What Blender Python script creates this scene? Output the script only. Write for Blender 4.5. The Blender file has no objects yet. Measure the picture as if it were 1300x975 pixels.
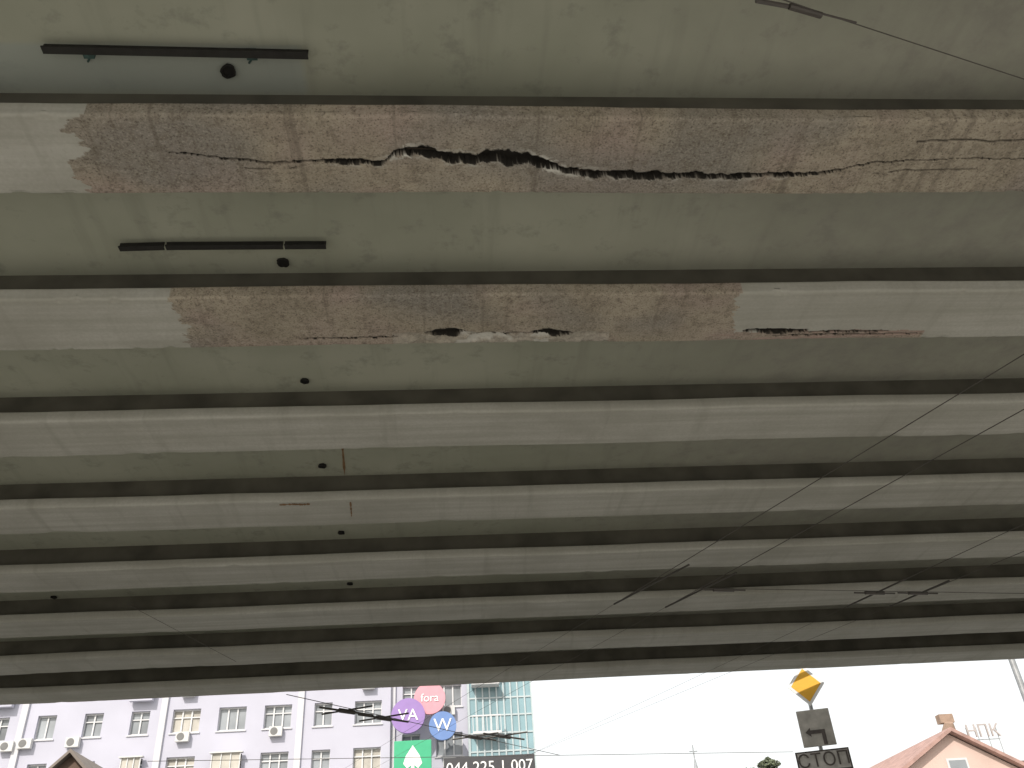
import bpy, bmesh, math, random
import numpy as np
from mathutils import Vector, Matrix
random.seed(4)
sc=bpy.context.scene
EYE=1.6; ZB=5.8; ZS=ZB+0.35
D1=4.033; SP=1.648; BW=0.615; HB=0.11
# ---------------- camera
yaw,pit,rol=math.radians(5.351),math.radians(33.753),math.radians(-4.055)
F=np.array([math.sin(yaw)*math.cos(pit),math.cos(yaw)*math.cos(pit),math.sin(pit)])
R0=np.array([math.cos(yaw),-math.sin(yaw),0]); U0=np.cross(R0,F)
R=R0*math.cos(rol)+U0*math.sin(rol); UP=-R0*math.sin(rol)+U0*math.cos(rol)
cam=bpy.data.cameras.new("camera"); co=bpy.data.objects.new("camera",cam); sc.collection.objects.link(co)
cam.sensor_width=36; cam.lens=36*1115/1300; cam.clip_start=.05; cam.clip_end=3000
M=Matrix.Identity(4)
for i in range(3):
    M[i][0]=R[i];M[i][1]=UP[i];M[i][2]=-F[i]
M[2][3]=EYE
co.matrix_world=M; sc.camera=co
sc.view_settings.view_transform='Standard'; sc.view_settings.look='None'; sc.view_settings.exposure=0
# ---------------- materials
def mat(name,base,rough=.85,var=.12,scale=3,base2=None,metal=0):
    m=bpy.data.materials.new(name); m.use_nodes=True; nt=m.node_tree; b=nt.nodes['Principled BSDF']
    b.inputs['Roughness'].default_value=rough; b.inputs['Metallic'].default_value=metal
    tc=nt.nodes.new('ShaderNodeTexCoord'); n=nt.nodes.new('ShaderNodeTexNoise'); n.inputs['Scale'].default_value=scale; n.inputs['Detail'].default_value=3
    nt.links.new(tc.outputs['Object'],n.inputs['Vector'])
    r=nt.nodes.new('ShaderNodeValToRGB'); r.color_ramp.elements[0].position=.3; r.color_ramp.elements[1].position=.7
    b2=base2 or base
    r.color_ramp.elements[0].color=(*[c*(1-var) for c in base],1); r.color_ramp.elements[1].color=(*[min(1,c*(1+var)) for c in b2],1)
    nt.links.new(n.outputs['Fac'],r.inputs['Fac']); nt.links.new(r.outputs['Color'],b.inputs['Base Color'])
    return m
class G:
    def __init__(s,nt): s.nt=nt
    def n(s,t,**k):
        nd=s.nt.nodes.new(t)
        for a,b in k.items(): setattr(nd,a,b)
        return nd
    def l(s,a,b): s.nt.links.new(a,b)
    def mix(s,fac,a,b,mode='MIX'):
        m=s.n('ShaderNodeMixRGB',blend_type=mode)
        for i,x in ((0,fac),(1,a),(2,b)):
            if isinstance(x,(int,float)): m.inputs[i].default_value=x
            elif isinstance(x,tuple): m.inputs[i].default_value=(*x,1)
            else: s.l(x,m.inputs[i])
        return m.outputs[0]
    def noise(s,vec,sc_,det=3,rough=.6):
        n=s.n('ShaderNodeTexNoise'); n.inputs['Scale'].default_value=sc_; n.inputs['Detail'].default_value=det; n.inputs['Roughness'].default_value=rough
        s.l(vec,n.inputs['Vector']); return n.outputs['Fac']
    def rng(s,x,a,b,c=0,d=1):
        m=s.n('ShaderNodeMapRange'); m.inputs[1].default_value=a;m.inputs[2].default_value=b;m.inputs[3].default_value=c;m.inputs[4].default_value=d
        s.l(x,m.inputs[0]); return m.outputs[0]
    def mul(s,a,b):
        m=s.n('ShaderNodeMath',operation='MULTIPLY'); s.l(a,m.inputs[0])
        if isinstance(b,float): m.inputs[1].default_value=b
        else: s.l(b,m.inputs[1])
        return m.outputs[0]
    def mapping(s,vec,sx,sy,sz):
        m=s.n('ShaderNodeMapping'); m.inputs['Scale'].default_value=(sx,sy,sz); s.l(vec,m.inputs['Vector']); return m.outputs[0]
def newmat(name,rough):
    m=bpy.data.materials.new(name); m.use_nodes=True; nt=m.node_tree; b=nt.nodes['Principled BSDF']; b.inputs['Roughness'].default_value=rough
    g=G(nt); return m,g,b,g.n('ShaderNodeNewGeometry').outputs['Position']
def painted(g,P):
    c=g.mix(g.rng(g.noise(g.mapping(P,.35,12,12),1.0,4),.35,.65),(.43,.42,.38),(.53,.52,.485))
    c=g.mix(g.rng(g.noise(P,1.1,4,.6),.42,.66,0,.55),c,(.34,.33,.29))
    c=g.mix(g.rng(g.noise(g.mapping(P,7,.5,.5),1,3),.56,.75,0,.35),c,(.27,.255,.22))
    return c
def paint_mat():
    m,g,b,P=newmat("girder_limewash",.92)
    c=painted(g,P); f=g.noise(P,40,2); c=g.mix(g.rng(f,.35,.65,0,.22),c,(.30,.285,.25))
    g.l(c,b.inputs['Base Color'])
    return m
def bare_mat():
    m,g,b,P=newmat("girder_bare_concrete",.93)
    at=lambda nm: g.n('ShaderNodeAttribute',attribute_name=nm).outputs['Fac']
    c=painted(g,P)
    d1=g.noise(P,2.0,5,.65); d2=g.noise(P,17,5,.75); d3=g.noise(P,75,2,.6)
    bc=g.mix(g.rng(d1,.35,.65),(.33,.285,.225),(.45,.39,.315))
    bc=g.mix(g.rng(g.noise(P,1.1,2),.48,.62,0,.7),bc,(.41,.32,.29))
    bc=g.mix(g.rng(g.noise(g.mapping(P,.7,1,1),.9,2),.5,.62,0,.75),bc,(.25,.235,.215))
    bc=g.mix(g.rng(d2,.48,.66,0,.7),bc,(.17,.14,.11))
    bc=g.mix(g.rng(d3,.56,.68,0,.7),bc,(.10,.08,.065))
    bc=g.mix(g.rng(d3,.44,.32,0,.4),bc,(.54,.49,.43))
    bc=g.mix(g.rng(g.noise(g.mapping(P,11,.35,.35),1,3,.7),.57,.70,0,.5),bc,(.15,.125,.10))
    c=g.mix(at('bare'),c,bc)
    c=g.mix(at('chip'),c,(.66,.64,.60))
    c=g.mix(at('pinky'),c,(.42,.29,.26))
    c=g.mix(at('dark'),c,(.018,.015,.012))  # crack openings and their walls painted near-black as the shade inside
    g.l(c,b.inputs['Base Color'])
    bp=g.n('ShaderNodeBump'); bp.inputs['Strength'].default_value=.6; bp.inputs['Distance'].default_value=.01
    g.l(g.noise(P,45,3,.7),bp.inputs['Height']); g.l(bp.outputs[0],b.inputs['Normal'])
    return m
def slab_mat():
    m,g,b,P=newmat("slab_concrete",.9)
    c=g.mix(g.rng(g.noise(P,.7,4,.6),.35,.65),(.335,.345,.28),(.42,.425,.355))
    c=g.mix(g.rng(g.noise(g.mapping(P,6,.6,1),1,3),.54,.72,0,.35),c,(.24,.245,.20))
    spot=g.noise(P,4.5,4,.7)
    c=g.mix(g.rng(spot,.56,.7,0,.5),c,(.22,.225,.19))
    s=g.n('ShaderNodeSeparateXYZ'); g.l(P,s.inputs[0])
    # slab colour gets darker towards the right-hand side
    c=g.mix(g.mul(g.rng(s.outputs[0],.8,3.4,0,1),g.rng(spot,.3,.6,.35,.75)),c,(.285,.275,.245))
    # bluish repaired patch around the first rail
    a=g.mul(g.rng(s.outputs[0],-.78,-.82,0,1),g.rng(s.outputs[1],3.19,3.22,0,.55))
    a=g.mul(a,g.rng(s.outputs[1],3.6,3.5,0,1)); c=g.mix(a,c,(.33,.37,.37))
    g.l(c,b.inputs['Base Color'])
    return m
MP=paint_mat(); MG=bare_mat(); MS=slab_mat()
MWEB=mat("web_shade_concrete",(.105,.098,.08),.95,.3,2.5)  # dark base colour paints in the shade of the recess above each bulb
MCON=mat("pier_concrete",(.34,.335,.31),.9,.15,1.2)
MSTEEL=mat("black_steel",(.016,.015,.014),.7,.3,20)
MRUST=mat("rusty_steel",(.04,.028,.02),.85,.4,30)
MRST=mat("rust_stain",(.24,.14,.07),.95,.25,12)
MHOLE=mat("pipe_dark",(.012,.011,.01),.9,.3,20)
MGAL=mat("galvanised_steel",(.35,.36,.37),.5,.15,8,metal=.6)
MTEAL=mat("teal_insulator",(.04,.085,.08),.6,.2,8)
MWIRE=mat("wire_dark",(.07,.062,.055),.6,.1,8)
MCER=mat("insulator_brown",(.07,.06,.055),.35,.1,8)
def link(o,parent=None):
    sc.collection.objects.link(o)
    if parent: o.parent=parent
    return o
def empty(n,loc=(0,0,0)):
    e=bpy.data.objects.new(n,None); e.location=loc; return link(e)
class MB:
    def __init__(s): s.v=[];s.f=[];s.m=[]
    def quad(s,a,b,c,d,mi=0):
        i=len(s.v); s.v+= [a,b,c,d]; s.f.append((i,i+1,i+2,i+3)); s.m.append(mi)
    def poly(s,pts,mi=0):
        i=len(s.v); s.v+=pts; s.f.append(tuple(range(i,i+len(pts)))); s.m.append(mi)
    def box(s,x0,x1,y0,y1,z0,z1,mi=0):
        i=len(s.v); s.v+=[(x,y,z) for z in(z0,z1) for y in(y0,y1) for x in(x0,x1)]
        for f in((0,2,3,1),(4,5,7,6),(0,1,5,4),(2,6,7,3),(0,4,6,2),(1,3,7,5)): s.f.append(tuple(i+k for k in f)); s.m.append(mi)
    def rod(s,a,b,r,mi=0,n=8,r2=None):
        a=Vector(a);b=Vector(b);d=(b-a).normalized(); t=Vector((0,0,1)) if abs(d.z)<.9 else Vector((1,0,0))
        e=d.cross(t).normalized(); f=d.cross(e); r2=r if r2 is None else r2; i=len(s.v)
        for k in range(n):
            w=e*math.cos(6.28318*k/n)+f*math.sin(6.28318*k/n); s.v.append(tuple(a+w*r)); s.v.append(tuple(b+w*r2))
        for k in range(n):
            k2=(k+1)%n; s.f.append((i+2*k,i+2*k+1,i+2*k2+1,i+2*k2)); s.m.append(mi)
        s.f.append(tuple(i+2*k for k in range(n))); s.m.append(mi)
        s.f.append(tuple(i+2*k+1 for k in reversed(range(n)))); s.m.append(mi)
    def obj(s,name,mats,parent=None,bevel=0,smooth=False):
        me=bpy.data.meshes.new(name); me.from_pydata([tuple(p) for p in s.v],[],s.f)
        for q in (mats if isinstance(mats,list) else [mats]): me.materials.append(q)
        for p,mi in zip(me.polygons,s.m): p.material_index=mi; p.use_smooth=smooth
        me.update(); bm=bmesh.new(); bm.from_mesh(me); bmesh.ops.recalc_face_normals(bm,faces=bm.faces); bm.to_mesh(me); bm.free()
        o=bpy.data.objects.new(name,me); link(o,parent)
        if bevel: 
            md=o.modifiers.new("bevel",'BEVEL'); md.width=bevel; md.segments=2
        return o
# ---------------- numpy noise
rg=np.random.RandomState(7); T=rg.rand(256,256)
def vn(x,y):
    x=np.asarray(x,float)+1000;y=np.asarray(y,float)+1000
    xi=np.floor(x).astype(int);yi=np.floor(y).astype(int);fx=x-xi;fy=y-yi
    fx=fx*fx*(3-2*fx);fy=fy*fy*(3-2*fy)
    a=T[xi%256,yi%256];b=T[(xi+1)%256,yi%256];c=T[xi%256,(yi+1)%256];d=T[(xi+1)%256,(yi+1)%256]
    return (a*(1-fx)+b*fx)*(1-fy)+(c*(1-fx)+d*fx)*fy
def fbm(x,y,o=5):
    s=0;a=.5;t=0
    for i in range(o): s=s+a*vn(x*2**i+17*i,y*2**i+5*i);t+=a;a*=.55
    return s/t-.5
def sst(a,b,x):
    t=np.clip((x-a)/(b-a),0,1); return t*t*(3-2*t)
# ---------------- bridge
bridge=empty("road_bridge")
X0,X1=-30,30
KMIN,KMAX=-1,7
C1=[(-1.7,3.69,.0),(-1.5,3.71,.005),(-1.10,3.775,.007),(-.76,3.765,.007),(-.72,3.755,.014),(-.5,3.765,.019),(-.36,3.775,.014),(-.33,3.75,.005),(-.28,3.70,.014),(-.2,3.685,.024),(-.05,3.70,.032),(.06,3.735,.036),(.22,3.745,.028),(.30,3.72,.040),(.42,3.715,.052),(.56,3.735,.048),(.66,3.77,.027),(.8,3.84,.022),(1.0,3.86,.028),(1.4,3.872,.025),(1.8,3.873,.017),(2.1,3.862,.019),(2.35,3.85,.015),(2.52,3.835,.010),(2.65,3.80,.005),(2.79,3.76,.005),(3.3,3.73,.004),(3.79,3.73,.003),(4.6,3.75,0)]
def damage(k,x,y,far,near):
    z=np.zeros_like(x); dark=z.copy();chip=z.copy();bare=z.copy();pinky=z.copy();dep=z.copy()
    if k==0:
        pa=np.array(C1); yc0=np.interp(x,pa[:,0],pa[:,1]); w0=np.interp(x,pa[:,0],pa[:,2])
        yc=yc0+fbm(x*5,x*0+3)*.03+fbm(x*22,x*0+9)*.02
        w=w0*(1+1.5*fbm(x*14,y*9+40)+.7*fbm(x*45,y*30))
        d=np.abs(y-yc)
        rat=d/np.maximum(w,1e-4)
        op=sst(1.0,.85,rat)*(w>.002)
        dep+=op*(.02+.05*np.clip(w/.03,0,1)); dark+=sst(1.32,1.12,rat)*(w>.002)
        nb=fbm(x*11,y*18)
        rim=sst(.05,.03,d-w)*np.clip(w0/.03,0,1)*(nb>.06)
        dep+=rim*(.004+.008*np.clip(nb*4,0,1))*(1-op)
        big=np.exp(-((x+.24)/.10)**2)+np.exp(-((x-.66)/.13)**2)+.5*np.exp(-((x-.9)/.14)**2)+.45*np.exp(-((x-.1)/.2)**2)
        chip+=np.clip(sst(.05,.02,d-w)*(fbm(x*24,y*36)>-.01)*big,0,1)*.8
        chip+=sst(.022,.0,np.abs(y-yc-w-.012))*.35*(fbm(x*20,y*30)>.04)*sst(.008,.02,w0)
        chip*=(1-np.clip(dark,0,1))
        bare+=1-(x< (-2.10-.10*(y-3.4)/.6+fbm(y*6,x*1)*.35+fbm(y*30,x*12)*.16))*1.0
        for (xa,xb,off,ww) in ((2.6,5,.09,.0035),(3.0,5,-.15,.005),(-1.2,-.6,.05,.003)):
            y2=yc0+off+fbm(x*4,x*0+off*90)*.05+fbm(x*18,x*0+off*50)*.015
            o2=sst(ww*2,ww*.6,np.abs(y-y2))*(x>xa)*(x<xb)*(fbm(x*2.2,x*0+off*33)>-.08)
            dep+=o2*.01; dark=np.maximum(dark,o2*.8)
    if k==1:
        xl,xr=-1.99,2.26
        xa,ya=-.14,5.52; xb=.19; xc,yc_=.70,5.55; xd=1.04
        xe,ye=2.42,5.555; xf=3.98
        bl=(x>xl+fbm(y*6,x)*.3+fbm(y*30,x*12)*.14)*(x<xr+fbm(y*6,x+50)*.25+fbm(y*30,x*12)*.1+.25*(y-near))
        low=(y>ye+.01+fbm(x*6,x*0)*.05)*(x<xf)*(x>xr-.1)
        bare+=np.clip(bl*1.0+low*1.0,0,1)
        for (p,q,yy,ww) in ((xa,xb,ya,.045),(xc,xd,yc_,.042),(xe,xe+.55,ye,.026),(xe+.5,xf-.3,ye+.025,.012),(xe+.25,xf,ye+.06,.008),(xb,xc,ya+.03,.009),(xa-1.0,xa-.2,ya+.06,.009)):
            prof=np.sin(np.pi*np.clip((x-p)/(q-p),0,1))**.5*(x>p)*(x<q)
            w=ww*prof*(1+1.5*fbm(x*11,y*9+ww*900)); yy2=yy+fbm(x*5,x*0+ww*800)*.04+fbm(x*24,x*0+3)*.022
            rat=np.abs(y-yy2)/np.maximum(w,1e-4)
            op=sst(1.0,.8,rat)*(w>.001)
            dep=np.maximum(dep,op*(.015+ww*1.0)); dark=np.maximum(dark,sst(1.3,1.1,rat)*(w>.001))
        reg=(x>xa-.25)*(x<xd+.3)*sst(ya-.01,ya+.05,y+fbm(x*7,y*7)*.09)
        nb=fbm(x*12,y*18)
        dep+=reg*(.012+np.clip(nb*.12,-.01,.03)); chip+=reg*sst(-.05,.1,nb)*(x>xb-.1)*(x<xc+.15)*(1-dark)*.8+reg*.25*(1-dark)
        pinky+=low*sst(.0,.12,fbm(x*3,y*40))*.6*(1-dark)
    return dep,np.clip(dark,0,1),np.clip(chip,0,1),np.clip(bare,0,1),np.clip(pinky,0,1)
def wzf(x,k): return fbm(np.asarray(x)*.3,np.asarray(x)*0+k*11+50,3)*.03
def girder(k):
    far=D1+SP*k; near=far-BW
    fine={0:(.0085,-3.2,4.6),1:(.012,-4.0,5.0)}.get(k)
    if fine: xs=np.concatenate([np.arange(X0,fine[1],.25),np.arange(fine[1],fine[2],fine[0]),np.arange(fine[2],X1+.2,.25)])
    else: xs=np.arange(X0,X1+.01,.12 if k>=0 else .5)
    du={0:.0075,1:.011}.get(k,.06)
    wi=.13; c=.014
    prof=[(near+wi,HB+.012),(near+.01,HB),(near,HB-.01),(near,c+.012),(near,c),(near+c*.4,c*.35),(near+c,0),(near+c+.012,0),(far-c-.012,0),(far-c,0),(far-c*.4,c*.35),(far,c),(far,HB-.01),(far-.01,HB),(far-wi,HB+.012)]
    pts=[]
    for i in range(len(prof)-1):
        a=np.array(prof[i]);b=np.array(prof[i+1]);L=np.linalg.norm(b-a); n=max(1,int(L/du)) if i in(2,7) else 1
        for j in range(n): pts.append(a+(b-a)*j/n)
    pts.append(np.array(prof[-1])); pts=np.array(pts)
    Xg,Yg=np.meshgrid(xs,pts[:,0],indexing='ij'); Zg=np.meshgrid(xs,pts[:,1],indexing='ij')[1].copy()
    wob=fbm(xs*.45,xs*0+k*7,3)*.05+fbm(xs*2.5,xs*0+k*3,3)*.012
    dep,dark,chip,bare,pinky=damage(k,Xg,Yg,far,near)
    bot=(Zg<.012)
    Zg=Zg+np.where(bot,dep,0)
    edge=((np.abs(Yg-near)<.03)|(np.abs(Yg-far)<.03))&(Zg<.03)
    Zg=Zg+edge*np.clip(fbm(Xg*8,Yg*3+k),.12,.4)*.08-edge*.0096
    dark=np.where(bot,dark,0)
    Yg=Yg+(wob[:,None]*.6); Zg=Zg+wzf(xs,k)[:,None]+ZB
    nx,npf=Xg.shape
    V=np.stack([Xg,Yg,Zg],-1).reshape(-1,3)
    I=np.arange(nx*npf).reshape(nx,npf)
    Fq=np.stack([I[:-1,:-1],I[1:,:-1],I[1:,1:],I[:-1,1:]],-1).reshape(-1,4)
    me=bpy.data.meshes.new("girder_bulb"); me.vertices.add(len(V)); me.vertices.foreach_set('co',V.ravel())
    me.loops.add(Fq.size); me.loops.foreach_set('vertex_index',Fq.ravel()); me.polygons.add(len(Fq)); me.polygons.foreach_set('loop_start',np.arange(0,Fq.size,4)); 
    me.polygons.foreach_set('use_smooth',np.ones(len(Fq),bool))
    me.materials.append(MP); me.materials.append(MG)
    if k in(0,1):
        tot=(bare+chip+dark+pinky).ravel(); me.polygons.foreach_set('material_index',(tot[Fq].max(1)>0).astype(np.int32))
        for nm,a in(('dark',dark),('chip',chip),('bare',bare),('pinky',pinky)):
            at=me.attributes.new(nm,'FLOAT','POINT'); at.data.foreach_set('value',np.asarray(a,dtype=np.float32).ravel())
    me.update(calc_edges=True)
    o=bpy.data.objects.new("girder_bulb_%d"%(k-KMIN+1),me); link(o,bridge)
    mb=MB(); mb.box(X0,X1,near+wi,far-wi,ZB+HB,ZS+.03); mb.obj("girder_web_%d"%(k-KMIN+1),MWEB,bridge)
for k in range(KMIN,KMAX+1): girder(k)
mb=MB(); ya=D1+SP*KMIN-BW-.6; yb=D1+SP*KMAX+.75
mb.box(X0,X1,ya,yb,ZS,ZS+.45); mb.obj("deck_slab",MS,bridge)
mb=MB()
for yy in(ya-.25,yb+.003): mb.box(X0,X1,yy,yy+.247,ZS-.08,ZS+.75)
mb.obj("edge_fascia",MCON,bridge,.02)
mb=MB()
for yy in(ya-.1,yb+.12):
    for z in(ZS+1.1,ZS+1.5,ZS+1.8): mb.box(X0,X1,yy-.03,yy+.03,z,z+.06)
    for i in range(31): mb.box(X0+i*2,X0+i*2+.08,yy-.04,yy+.04,ZS+.75,ZS+1.8)
mb.obj("parapet_railing",MGAL,bridge)
for px in(-15,15):
    mb=MB(); mb.box(px-.6,px+.6,ya+.4,yb-.4,ZB-1.1,ZB-.06)
    for yy in np.linspace(ya+1.5,yb-1.5,3): mb.rod((px,yy,0),(px,yy,ZB-1.1),.5,n=24)
    mb.obj("pier_bent",MCON,bridge,.03)
for i,(x,y,r) in enumerate([(-1.24,3.43-.06,.043),(-1.19,5.10-.04,.042),(-1.25,6.65,.037),(-1.29,8.24,.04),(-1.27,9.92,.04),(-1.33,11.59,.04),(-5.27,11.69,.04)]):
    mb=MB(); n=20; rr=[r*(1+.12*(random.random()-.5)*2) for _ in range(n)]
    for k in range(n):
        k2=(k+1)%n; a0=2*math.pi*k/n;a1=2*math.pi*k2/n
        for (fa,za,fb,zb) in ((1,-.004,1.12,-.02),(1.12,-.02,.85,-.022),(.85,-.022,.8,.0)):
            mb.quad((x+fa*rr[k]*math.cos(a0),y+fa*rr[k]*math.sin(a0),ZS+za),(x+fa*rr[k2]*math.cos(a1),y+fa*rr[k2]*math.sin(a1),ZS+za),(x+fb*rr[k2]*math.cos(a1),y+fb*rr[k2]*math.sin(a1),ZS+zb),(x+fb*rr[k]*math.cos(a0),y+fb*rr[k]*math.sin(a0),ZS+zb))
    mb.poly([(x+r*.84*math.cos(2*math.pi*k/n),y+r*.84*math.sin(2*math.pi*k/n),ZS-.006) for k in range(n)],0)
    mb.obj("drain_pipe_%d"%(i+1),[MHOLE],bridge)
def bar(segs,name,hang):
    mb=MB()
    for (xa,y1,xb,y2) in segs:
        d=Vector((xb-xa,y2-y1,0)); n=Vector((-d.y,d.x,0)).normalized()*.024
        for (z0,z1,w) in((ZS-.07,ZS-.06,1.0),(ZS-.06,ZS-.015,.15)):
            p=[Vector((xa,y1,0))-n*w,Vector((xb,y2,0))-n*w,Vector((xb,y2,0))+n*w,Vector((xa,y1,0))+n*w]
            lo=[(q.x,q.y,z0) for q in p]; hi=[(q.x,q.y,z1) for q in p]
            mb.poly(lo);mb.poly(hi[::-1])
            for i in range(4): j=(i+1)%4; mb.quad(lo[i],lo[j],hi[j],hi[i])
    for (x,y) in hang:
        mb.rod((x,y,ZS-.06),(x,y+.01,ZS+.0),.012,1); mb.box(x-.03,x+.03,y-.02,y+.035,ZS-.04,ZS-.002,1); mb.rod((x,y+.035,ZS-.02),(x-.03,y+.08,ZS-.005),.006,1)
    mb.obj(name,[MSTEEL,MTEAL],bridge)
bar([(-2.23,3.20,-.75,3.22)],"ceiling_rail_1",[(-2.0,3.24),(-1.08,3.24)])
bar([(-2.31,4.84,-1.995,4.83),(-1.98,4.83,-1.15,4.83),(-1.137,4.83,-.84,4.83)],"ceiling_rail_2",[])
def strip(pts,w,name,m=MRST,seed=1):
    mb=MB(); P2=[Vector(p) for p in pts]; q=[]; r=random.Random(seed)
    for a,b in zip(P2[:-1],P2[1:]):
        for t in np.linspace(0,1,10): q.append(a.lerp(b,t))
    d=(q[-1]-q[0]).normalized(); n=Vector((-d.y,d.x,0)); ws=[w*(.3+r.random()) for _ in q]; ws[0]=ws[-1]=w*.1
    for i in range(len(q)-1): mb.quad(q[i]-n*ws[i],q[i+1]-n*ws[i+1],q[i+1]+n*ws[i+1],q[i]+n*ws[i])
    mb.obj(name,m,bridge)
strip([(-1.03,7.70,ZS-.004),(-1.08,8.47,ZS-.004)],.013,"rust_stain_1")
strip([(x,8.44+.01*math.sin(x*20),ZB+float(wzf(x,3))-.003) for x in(-1.74,-1.6,-1.5,-1.42)],.022,"rust_stain_2",seed=3)
strip([(-1.0+(y-8.42)*-.06,y,ZB+float(wzf(-1.0,3))-.003) for y in(8.42,8.6,8.78)],.009,"rust_stain_3",seed=5)
mb=MB()
for (xa,xb,y,dz) in((-.2,.62,3.70,.04),(.75,2.4,3.86,.04)):
    pts=[(x,y+.01*math.sin(x*9),ZB+dz+.006*math.sin(x*7)) for x in np.linspace(xa,xb,12)]
    for a,b in zip(pts[:-1],pts[1:]): mb.rod(a,b,.006,n=6)
mb.obj("exposed_rebar",MRUST,bridge)
# ---------------- wires
def wire(mb,a,b,r,sag=0,n=6,mi=0):
    a=Vector(a);b=Vector(b); pts=[]
    for i in range(n+1):
        t=i/n; p=a.lerp(b,t); p.z-=sag*4*t*(1-t); pts.append(p)
    for p,q in zip(pts[:-1],pts[1:]): mb.rod(p,q,r,mi,6)
V3=lambda x,y,z=5.5: Vector((x,y,z))
tw=empty("trolley_wires")
mb=MB()
for a,b,c,r in(((2.16,11.0),(4.68,5.52),(2.87,9.74),.0045),((2.88,11.2),(5.16,6.37),(3.53,10.05),.0045),((5.47,11.45),(6.57,8.87),(5.88,10.48),.004),((6.11,11.52),(7.03,9.69),(6.52,10.60),.004)):
    A=V3(*a);B=V3(*b);C=V3(*c); d=(B-A).normalized(); wire(mb,A,B+d*30,r,0,3); mb.rod(A,C,.012)
    wire(mb,A,A-d*45,.0022,0,3)
mb.obj("contact_wires",MWIRE,tw)
mb=MB(); A=V3(3.36,10.56);B=V3(6.79,11.05); d=(B-A).normalized(); wire(mb,A-d*.2,B+d*9,.004)
for q in((3.52,10.63),(5.66,10.96),(6.29,11.03)):
    p=V3(*q); mb.rod(p-d*.14,p+d*.14,.024,1,10); mb.rod(p-d*.3,p+d*.3,.011,1)
mb.obj("span_wire",[MWIRE,MCER],tw)
mb=MB(); zg=5.75; A=V3(2.03,2.68,zg);B=V3(3.41,3.09,zg); d=(B-A).normalized(); wire(mb,(1.2,2.42,zg),A,.004); wire(mb,A,B+d*4,.0035)
mb.rod(V3(1.67,2.62,zg),V3(1.85,2.65,zg),.013,1); mb.rod(V3(1.86,2.65,zg),V3(2.05,2.70,zg),.018,1,10); mb.rod(V3(2.05,2.69,zg),V3(2.26,2.74,zg),.006,1)
mb.obj("guy_wire",[MWIRE,MCER],tw)
mb=MB(); wire(mb,V3(-3.8,10.35),V3(-3.02,12.77),.0025); mb.obj("feeder_wire",MWIRE,tw)
mb=MB()
for (x,y) in((-1.77,15.84),(-1.18,16.45),(.49,18.32),(1.07,18.38)):
    mb.rod((x-.42,y-.35,5.5),(x+.42,y+.35,5.5),.018); mb.rod((x-.45,y+.2,5.52),(x+.45,y-.2,5.52),.015); mb.rod((x-.12,y-.1,5.5),(x+.12,y+.1,5.5),.04,1)
mb.obj("wire_crossing_fittings",[MWIRE,MCER],tw)
mb=MB()
wire(mb,(-2.6,14.6,5.5),(2.4,20.5,5.5),.006);wire(mb,(-6,19,5.5),(8,21.5,5.5),.006)
mb.obj("crossing_wires",MWIRE,tw)
# ---------------- ground
MGR=mat("ground_paving",(.33,.325,.295),.95,.12,.4)
MASP=mat("asphalt",(.27,.265,.24),.93,.15,.8)
MLINE=mat("road_paint",(.7,.7,.68),.7,.1,5)
MK=mat("kerb_stone",(.42,.41,.39),.9,.1,4)
mb=MB(); mb.quad((-1500,-1500,0),(1500,-1500,0),(1500,1500,0),(-1500,1500,0)); mb.obj("ground",MGR)
mb=MB(); mb.quad((-9,-120,.004),(9,-120,.004),(9,44,.004),(-9,44,.004)); mb.obj("road",MASP)
mb=MB()
for i in range(-20,11): mb.quad((-.08,i*4,.008),(.08,i*4,.008),(.08,i*4+2,.008),(-.08,i*4+2,.008))
mb.obj("lane_markings",MLINE)
mb=MB()
for x in(-9.2,9.0): mb.box(x,x+.2,-120,44,-.02,.13)
mb.obj("kerb",MK,None,.015)
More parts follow.
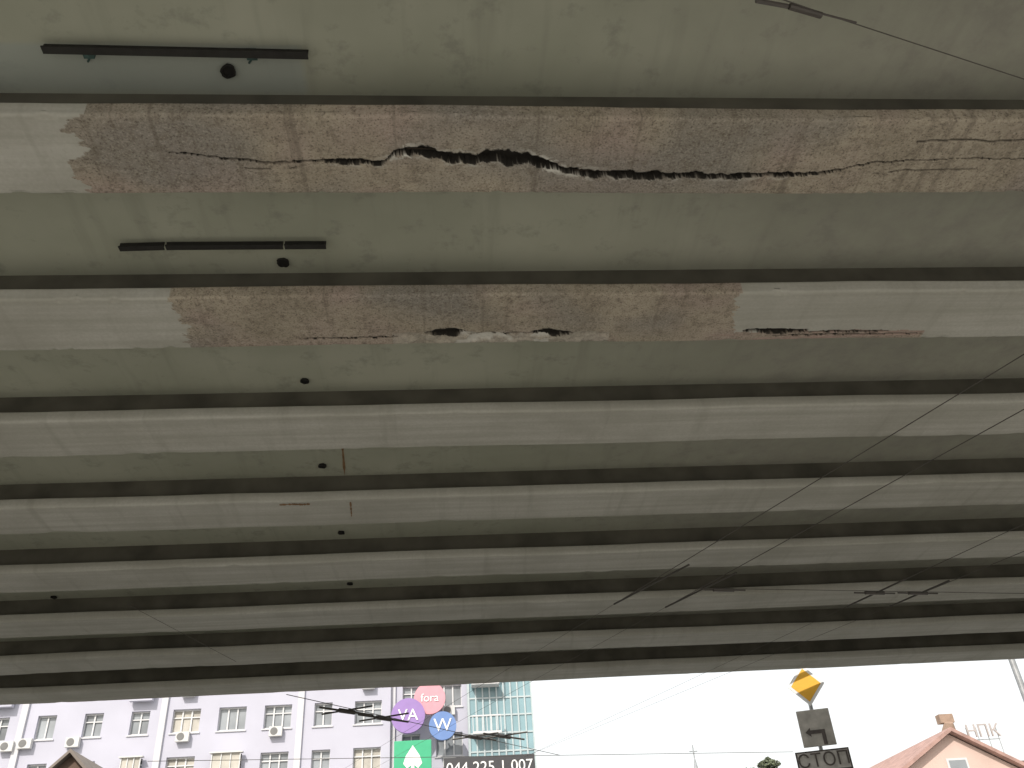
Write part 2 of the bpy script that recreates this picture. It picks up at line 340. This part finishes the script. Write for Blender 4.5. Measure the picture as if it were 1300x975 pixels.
# ---------------- background
def A(az,el,y):
    az=math.radians(az); x=y*math.tan(az); return (x,y,EYE+y/math.cos(az)*math.tan(math.radians(el)))
MLAV=mat("facade_lavender",(.45,.45,.53),.85,.06,.3); MLAV2=mat("facade_white",(.55,.55,.58),.85,.05,.5); MFR=mat("window_frame_white",(.58,.58,.59),.5,.03,5)
MGL=mat("window_glass",(.26,.28,.30),.12,.45,.35); MCUR=mat("curtain",(.42,.40,.36),.8,.3,.8); MYEL=mat("yellow_balcony",(.55,.45,.24),.8,.1,1)
MAC=mat("ac_plastic",(.55,.55,.55),.5,.05,3); MDK=mat("dark_grille",(.15,.15,.15),.6,.1,3)
bl=empty("apartment_building"); bl.location=(0,62,0)
def facade(parent,x0,x1,nf,fh,mod,depth):
    wall=MB();fr=MB();gl=MB();ac=MB()
    wall.box(x0,x1,.6,depth,0,nf*fh+.6,0)
    n=int((x1-x0)/mod); m=(x1-x0)/n
    for i in range(n):
        cx=x0+(i+.5)*m
        if i%3==0: wall.box(cx-m/2-.2,cx-m/2+.2,-.18,.0,0,nf*fh+.6,1)
        typ=random.choice([0,1,0,2])
        for f in range(nf):
            z0=f*fh; ww=[.6,.9,1.15][typ] ; zb=z0+1.0; zt=z0+2.5
            if f==0: zb=z0+.5
            wall.box(cx-m/2,cx+m/2,0,.6,z0,zb,0); wall.box(cx-m/2,cx+m/2,0,.6,zt,z0+fh,0)
            wall.box(cx-m/2,cx-ww,0,.6,zb,zt,0); wall.box(cx+ww,cx+m/2,0,.6,zb,zt,0)
            wall.box(cx-ww-.1,cx+ww+.1,-.08,-.002,zb-.1,zb-.02,1)
            bal=(random.random()<.12)
            gi=random.choice([0,0,0,1])
            gl.quad((cx-ww,.3,zb),(cx+ww,.3,zb),(cx+ww,.3,zt),(cx-ww,.3,zt),gi)
            nd={0:2,1:3,2:4}[typ]
            for j in range(nd+1):
                xx=cx-ww+j*2*ww/nd; fr.box(xx-.045,xx+.045,.2,.29,zb,zt)
            fr.box(cx-ww,cx+ww,.205,.285,zb,zb+.09); fr.box(cx-ww,cx+ww,.205,.285,zt-.09,zt)
            if random.random()<.6: fr.box(cx-ww,cx+ww,.21,.28,zt-.55,zt-.48)
            if bal:
                ac.box(cx-ww-.15,cx+ww+.15,-.55,-.19,zb-.95,zb+.0,2 if random.random()<.4 else 3)
                for j in range(4): xx=cx-ww+j*2*ww/3; fr.box(xx-.03,xx+.03,-.5,-.45,zb+.003,zt-.003)
                gl.quad((cx-ww,-.44,zb+.003),(cx+ww,-.44,zb+.003),(cx+ww,-.44,zt-.003),(cx-ww,-.44,zt-.003),1)
                ac.box(cx-ww-.15,cx+ww+.15,-.6,-.19,zt,zt+.08,0)
            elif random.random()<.45:
                ax=cx+random.choice([-1,1])*(ww+.35) if m/2-ww>.7 else cx; az=zb-.85+random.random()*.3
                ac.box(ax-.42,ax+.42,-.4,-.06,az,az+.6,0); ac.rod((ax-.1,-.405,az+.3),(ax-.1,-.42,az+.3),.24,1,16)
        wall.box(cx-m/2,cx+m/2,0,.6,nf*fh,nf*fh+.6,1)
    wall.obj("walls",[MLAV,MLAV2],parent); fr.obj("window_frames",MFR,parent); gl.obj("window_glass",[MGL,MCUR],parent); ac.obj("balconies_and_ac",[MAC,MDK,MYEL,MLAV],parent)
facade(bl,-46,-4.0,9,3.0,3.0,14)
wb=empty("white_office_building"); wb.location=(0,62.5,0)
facade(wb,-3.9,1.2,9,3.2,2.5,12)
MTE=mat("curtain_glass_teal",(.22,.34,.38),.15,.3,.25); MMU=mat("mullion_grey",(.42,.48,.50),.5,.05,3)
gt=empty("glass_office_tower"); gt.location=(0,62,0)
mb=MB(); mb.box(1.3,5.6,0,16,0,34,0); mb.box(1.2,5.7,-.1,16.1,34,34.8,1)
fr=MB()
for i in range(10): x=1.3+i*4.3/9; fr.box(x-.05,x+.05,-.09,-.003,0,34)
for i in range(30): fr.box(1.3,5.6,-.06,-.002,i*1.15,i*1.15+.1)
for i in range(14): fr.box(1.2,1.297,.3+i*1.15,.38+i*1.15,0,34)
mb.obj("glass_walls",[MTE,MMU],gt); fr.obj("mullions",MMU,gt)
ba=MB()
for i in range(10): z=2+i*3.2; ba.box(1.5,3.4,-1.0,-.1,z,z+.15); [ba.box(1.5+j*.31,1.54+j*.31,-1.0,-.95,z+.15,z+1.1) for j in range(7)]; ba.box(1.5,3.4,-1.02,-.94,z+1.1,z+1.18)
ba.obj("balconies",MFR,gt)
def text(s,size,loc,m,name,parent,align='CENTER',ext=.01,rz=0):
    c=bpy.data.curves.new(name,'FONT'); c.body=s; c.size=size; c.align_x=align; c.align_y='CENTER'; c.extrude=ext
    t=bpy.data.objects.new(name,c); sc.collection.objects.link(t); bpy.context.view_layer.update()
    me=bpy.data.meshes.new_from_object(t.evaluated_get(bpy.context.evaluated_depsgraph_get())); bpy.data.objects.remove(t)
    me.materials.clear(); me.materials.append(m); o=bpy.data.objects.new(name,me); link(o,parent); o.location=loc; o.rotation_euler=(math.pi/2,0,rz); return o
MW=mat("sign_white",(.75,.75,.75),.5,.03,5); MBK=mat("sign_black",(.04,.04,.045),.5,.1,5)
def rsign(az,el,y,r,col,name,s,sz):
    p=A(az,el,y); e=empty("round_shop_sign",p); m=mat(name,col,.5,.05,2)
    mb=MB(); mb.rod((0,-.1,0),(0,.15,0),r,0,40); mb.rod((0,.15,0),(0,62-p[1],0),.06,1,8)
    mb.obj("disc",[m,MGAL],e); text(s,sz,(0,-.135,0),MW,"lettering",e)
rsign(-2.6,13.4,61.0,1.12,(.27,.17,.42),"purple_plastic","VA",1.05)
rsign(-1.25,14.35,61.3,1.05,(.60,.28,.33),"pink_plastic","fora",.75)
rsign(-.46,12.75,60.8,.9,(.12,.21,.45),"blue_plastic","W",1.15)
p=A(-2.3,10.9,60.5); e=empty("green_shop_sign",p); mb=MB(); mb.box(-1.2,1.2,-.1,.15,-1.9,1.2); mb.box(-.05,.05,.15,1.4,-.5,-.4); mb.obj("panel",mat("green_plastic",(.04,.36,.19),.5,.05,2),e,.03)
mb=MB(); mb.poly([(0,-.12,.9),(-.45,-.12,.25),(-.6,-.12,-.2),(-.35,-.12,-.5),(-.1,-.12,-.3),(-.12,-.12,-.8),(.12,-.12,-.8),(.1,-.12,-.3),(.35,-.12,-.5),(.6,-.12,-.2),(.45,-.12,.25)]); mb.obj("spade_logo",MW,e)
p=A(2.35,10.2,60); e=empty("phone_number_sign",p); mb=MB(); mb.box(-2.9,2.9,-.1,.15,-.85,.78); mb.box(-2.8,-2.7,.15,1.9,-.5,-.4); mb.box(2.7,2.8,.15,1.9,-.5,-.4); mb.obj("panel",MBK,e,.02); text("044 225 1 007",.95,(0,-.125,.1),MW,"digits",e)
# traffic signs
MSY=mat("sign_yellow",(.75,.40,.03),.5,.05,4); MSG=mat("sign_worn_grey",(.44,.42,.39),.6,.2,6); MSW=mat("plate_worn_white",(.52,.50,.48),.6,.2,8); MIN=mat("sign_ink",(.10,.085,.08),.7,.3,6)
px,py=19*math.sin(math.radians(22)),19*math.cos(math.radians(22))
ts=empty("traffic_sign",(px,py,0)); ts.rotation_euler=(0,0,-math.radians(18))
zd=EYE+19*math.tan(math.radians(13.1)); zg=EYE+19*math.tan(math.radians(10.75)); zp=EYE+19*math.tan(math.radians(9.0))
mb=MB(); mb.rod((0,.04,0),(0,.04,zd+.3),.038,0,14)
mb.box(-.1,.1,.0,.08,zd-.03,zd+.03); mb.obj("pole",MGAL,ts)
mb=MB(); r=.36; q=[(r,zd),(0,zd+r*1.12),(-r,zd),(0,zd-r*1.12)]
for i in range(4):
    j=(i+1)%4; mb.quad((q[i][0],-.03,q[i][1]),(q[j][0],-.03,q[j][1]),(q[j][0],0,q[j][1]),(q[i][0],0,q[i][1]))
def dia(r,y,mi,zr=1.12): mb.poly([(r,y,zd),(0,y,zd+r*zr),(-r,y,zd),(0,y,zd-r*zr)],mi)
dia(r,-.03,0);dia(r,0,0);dia(.29,-.034,1); mb.obj("priority_diamond",[MW,MSY],ts)
mb=MB(); mb.box(-.31,.31,-.03,0,zg-.34,zg+.34,0); mb.obj("turn_board",[MSG],ts,.01)
mb=MB(); mb.box(.08,.15,-.038,-.031,zg-.32,zg-.04,0); mb.box(-.12,.08,-.038,-.031,zg-.11,zg-.04,0); mb.poly([(-.12,-.036,zg-.16),(-.22,-.036,zg-.075),(-.12,-.036,zg+.01)],0); mb.obj("arrow",MIN,ts)
mb=MB(); mb.box(-.50,.50,-.03,0,zp-.19,zp+.19,0); mb.box(-.47,.47,-.034,-.031,zp-.16,zp+.16,1); mb.obj("stop_plate",[MIN,MSW],ts,.005); text("СТОП",.34,(0,-.045,zp),MIN,"lettering",ts,ext=.004)
lp=empty("street_lamp",(20*math.tan(math.radians(33.3)),20,0)); mb=MB(); mb.rod((0,0,0),(0,0,9),.11,0,16,.06); mb.rod((0,0,9),(-1.6,0,9.6),.045); mb.rod((0,0,0),(0,0,.5),.17); mb.box(-2.2,-1.5,-.14,.14,9.5,9.66); mb.obj("mast",MGAL,lp)
# peach house
MPE=mat("peach_plaster",(.56,.42,.37),.9,.08,.6); MRF=mat("roof_tile",(.36,.23,.20),.85,.2,3)
ph=empty("gabled_house",(A(28.9,9.4,38)[0],38,0)); za=A(28.9,9.5,38)[2]
mb=MB(); w=4.0; ze=za-2.3
for y in(0,10): mb.poly([(-w,y,0),(w,y,0),(w,y,ze),(0,y,za),(-w,y,ze)],0)
mb.quad((-w,0,0),(-w,10,0),(-w,10,ze),(-w,0,ze)); mb.quad((w,0,0),(w,10,0),(w,10,ze),(w,0,ze)); mb.obj("walls",MPE,ph)
mb=MB()
for s in(-1,1):
    a=Vector((0,-.35,za+.06)); b=Vector((s*(w+.4),-.35,ze-.17)); L=Vector((0,10.7,0)); t=Vector((0,0,.16))
    P_=[a,b,b+L,a+L]; mb.poly([tuple(x) for x in P_]);mb.poly([tuple(x+t) for x in P_]); 
    for i in range(4): j=(i+1)%4; mb.quad(tuple(P_[i]),tuple(P_[j]),tuple(P_[j]+t),tuple(P_[i]+t))
mb.obj("roof",MRF,ph)
mb=MB(); mb.box(-.45,.45,-.03,-.005,ze+.55,ze+1.35,1); mb.box(-.36,.36,-.05,-.031,ze+.63,ze+1.27,0)
for i in(-2.4,0,2.4):
    for zz in(1.2,4.2): mb.box(i-.6,i+.6,-.03,-.005,zz,zz+1.6,1); mb.box(i-.5,i+.5,-.05,-.031,zz+.1,zz+1.5,0)
mb.obj("windows",[MGL,MFR],ph); mb=MB(); mb.box(1.3,1.9,4,4.6,za-1,za+.6); mb.obj("chimney",MPE,ph)
ob=empty("low_office_building",(0,75,0)); zt=A(30,8.2,75)[2]; mb=MB(); mb.box(40,56,0,10,0,zt,0); mb.box(39.8,56.2,-.2,.0,zt-.5,zt,1); mb.obj("walls",[MPE,MLAV2],ob)
mb=MB(); [mb.box(41+i*2.5,42.2+i*2.5,-.05,-.004,z,z+1.6) for i in range(6) for z in(2,5.2,8.4)]; mb.obj("windows",MGL,ob)
p=A(30.7,9.4,75); mb=MB(); [mb.rod((p[0]-1.3+i*.87,.3,zt),(p[0]-1.3+i*.87,.3,p[2]+.4),.035) for i in range(4)]; mb.rod((p[0]-1.4,.3,p[2]-.6),(p[0]+1.4,.3,p[2]-.6),.035); mb.obj("sign_frame",MGAL,ob); text("НПК",1.4,(p[0],.1,p[2]),mat("sign_grey",(.38,.34,.33),.6,.1,3),"roof_letters",ob,ext=.05)
p=A(29.15,10.1,75); mb=MB(); mb.rod((p[0],.5,zt),(p[0],.5,p[2]),.12,0,8); mb.rod((p[0],.5,p[2]-.7),(p[0],.1,p[2]),.6,0,16,.35); mb.box(p[0]-.6,p[0]+.6,.2,.9,p[2]+.003,p[2]+.7,0); mb.obj("rooftop_tank",mat("tank_brown",(.30,.21,.16)),ob)
p=A(14.7,10.6,160); ch=empty("church",(p[0],160,0)); mb=MB(); mb.box(-6,6,0,20,0,16,0); mb.box(-2.2,2.2,-2,2.2,0,22,0); mb.rod((0,0,22),(0,0,25),2.3,1,8,1.2); mb.rod((0,0,25),(0,0,p[2]-2),1.0,1,8,.1); mb.rod((0,0,p[2]-2.5),(0,0,p[2]),.12,1); mb.rod((-.7,0,p[2]-1),(.7,0,p[2]-1),.1,1)
mb.obj("nave_and_tower",[mat("church_wall",(.55,.53,.5)),mat("church_roof",(.3,.32,.34))],ch)
mb=MB()
for i in range(6): mb.box(-5+i*1.8,-4.2+i*1.8,-.04,-.003,5,9)
mb.obj("windows",MGL,ch)
MLEAF=mat("foliage",(.10,.12,.07),.8,.4,2); MBARK=mat("bark",(.1,.08,.06),.9,.2,5)
def tree(az,el,y,w):
    p=A(az,el,y); h=p[2]; e=empty("poplar_tree",(p[0],y,0)); mb=MB(); mb.rod((0,0,0),(0,0,h*.9),.28,0,10,.04)
    for i in range(26):
        z=h*(.25+.6*i/26); a=random.random()*6.28; L=w*(1-.6*i/26); mb.rod((0,0,z),(math.cos(a)*L*.7,math.sin(a)*L*.7,z+L*1.3),.06,0,6,.015)
    mb.obj("trunk_and_limbs",MBARK,e); lf=MB()
    for i in range(8000):
        t=random.random()**.8; z=h*(.2+.8*t); rr=w*math.sin(math.pi*min(1,.12+.88*(1-t)))**.6*(.55+.45*math.sin(z*3+math.sin(z*1.3)*3)); a=random.random()*6.28; q=rr*random.random()**.5
        c=Vector((math.cos(a)*q,math.sin(a)*q,z)); u=Vector((random.gauss(0,1),random.gauss(0,1),random.gauss(0,1))).normalized()*.13; v=u.orthogonal().normalized()*.08
        lf.quad(c-u,c+v,c+u,c-v)
    lf.obj("leaves",MLEAF,e)
tree(18.9,9.5,72,1.4); tree(17.6,9.0,80,1.4)
p=A(-21.4,11.5,24); kk=empty("kiosk_pavilion",(p[0],24,0)); mb=MB(); mb.box(-1.6,1.6,0,3,0,p[2]-1.7,0); mb.obj("walls",mat("kiosk_wall",(.35,.3,.25)),kk)
mb=MB(); za=p[2]
mb.poly([(-1.7,-.1,za-1.7),(1.7,-.1,za-1.7),(0,-.1,za-.1)],0); mb.poly([(-1.7,3.1,za-1.7),(1.7,3.1,za-1.7),(0,3.1,za-.1)],0)
for s in(-1,1):
    a=Vector((0,-.3,za-.08)); b=Vector((s*1.95,-.3,za-1.98)); L=Vector((0,3.6,0)); t=Vector((0,0,.09)); P_=[a,b,b+L,a+L]; mb.poly([tuple(x) for x in P_],1);mb.poly([tuple(x+t) for x in P_],1)
    for i in range(4): j=(i+1)%4; mb.quad(tuple(P_[i]),tuple(P_[j]),tuple(P_[j]+t),tuple(P_[i]+t),1)
mb.obj("gable_roof",[mat("kiosk_gable",(.12,.08,.06)),mat("kiosk_fascia",(.2,.17,.15))],kk)
mb=MB(); mb.box(-1.1,1.1,-.03,-.004,1.1,2.6); mb.obj("window",MGL,kk)
# ---------------- light
AZS,ELS=math.radians(205),math.radians(40)
w=bpy.data.worlds.new("World"); sc.world=w; w.use_nodes=True; nt=w.node_tree
bg=nt.nodes['Background']; sky=nt.nodes.new('ShaderNodeTexSky'); sky.sky_type='NISHITA'; sky.sun_disc=False; sky.sun_elevation=ELS; sky.sun_rotation=AZS; sky.dust_density=5; sky.air_density=1.2
bg.inputs['Strength'].default_value=.14
mx=nt.nodes.new('ShaderNodeMixRGB'); mx.inputs[0].default_value=.7; mx.inputs[2].default_value=(10.5,10.5,10.2,1)
nt.links.new(sky.outputs[0],mx.inputs[1]); nt.links.new(mx.outputs[0],bg.inputs['Color'])
sl=bpy.data.lights.new("sun",'SUN'); sl.energy=4.2; sl.angle=math.radians(.6); sl.color=(1,.94,.85)
so=link(bpy.data.objects.new("sun",sl)); d=Vector((math.sin(AZS)*math.cos(ELS),math.cos(AZS)*math.cos(ELS),math.sin(ELS))); so.rotation_euler=d.to_track_quat('Z','Y').to_euler(); so.location=d*60
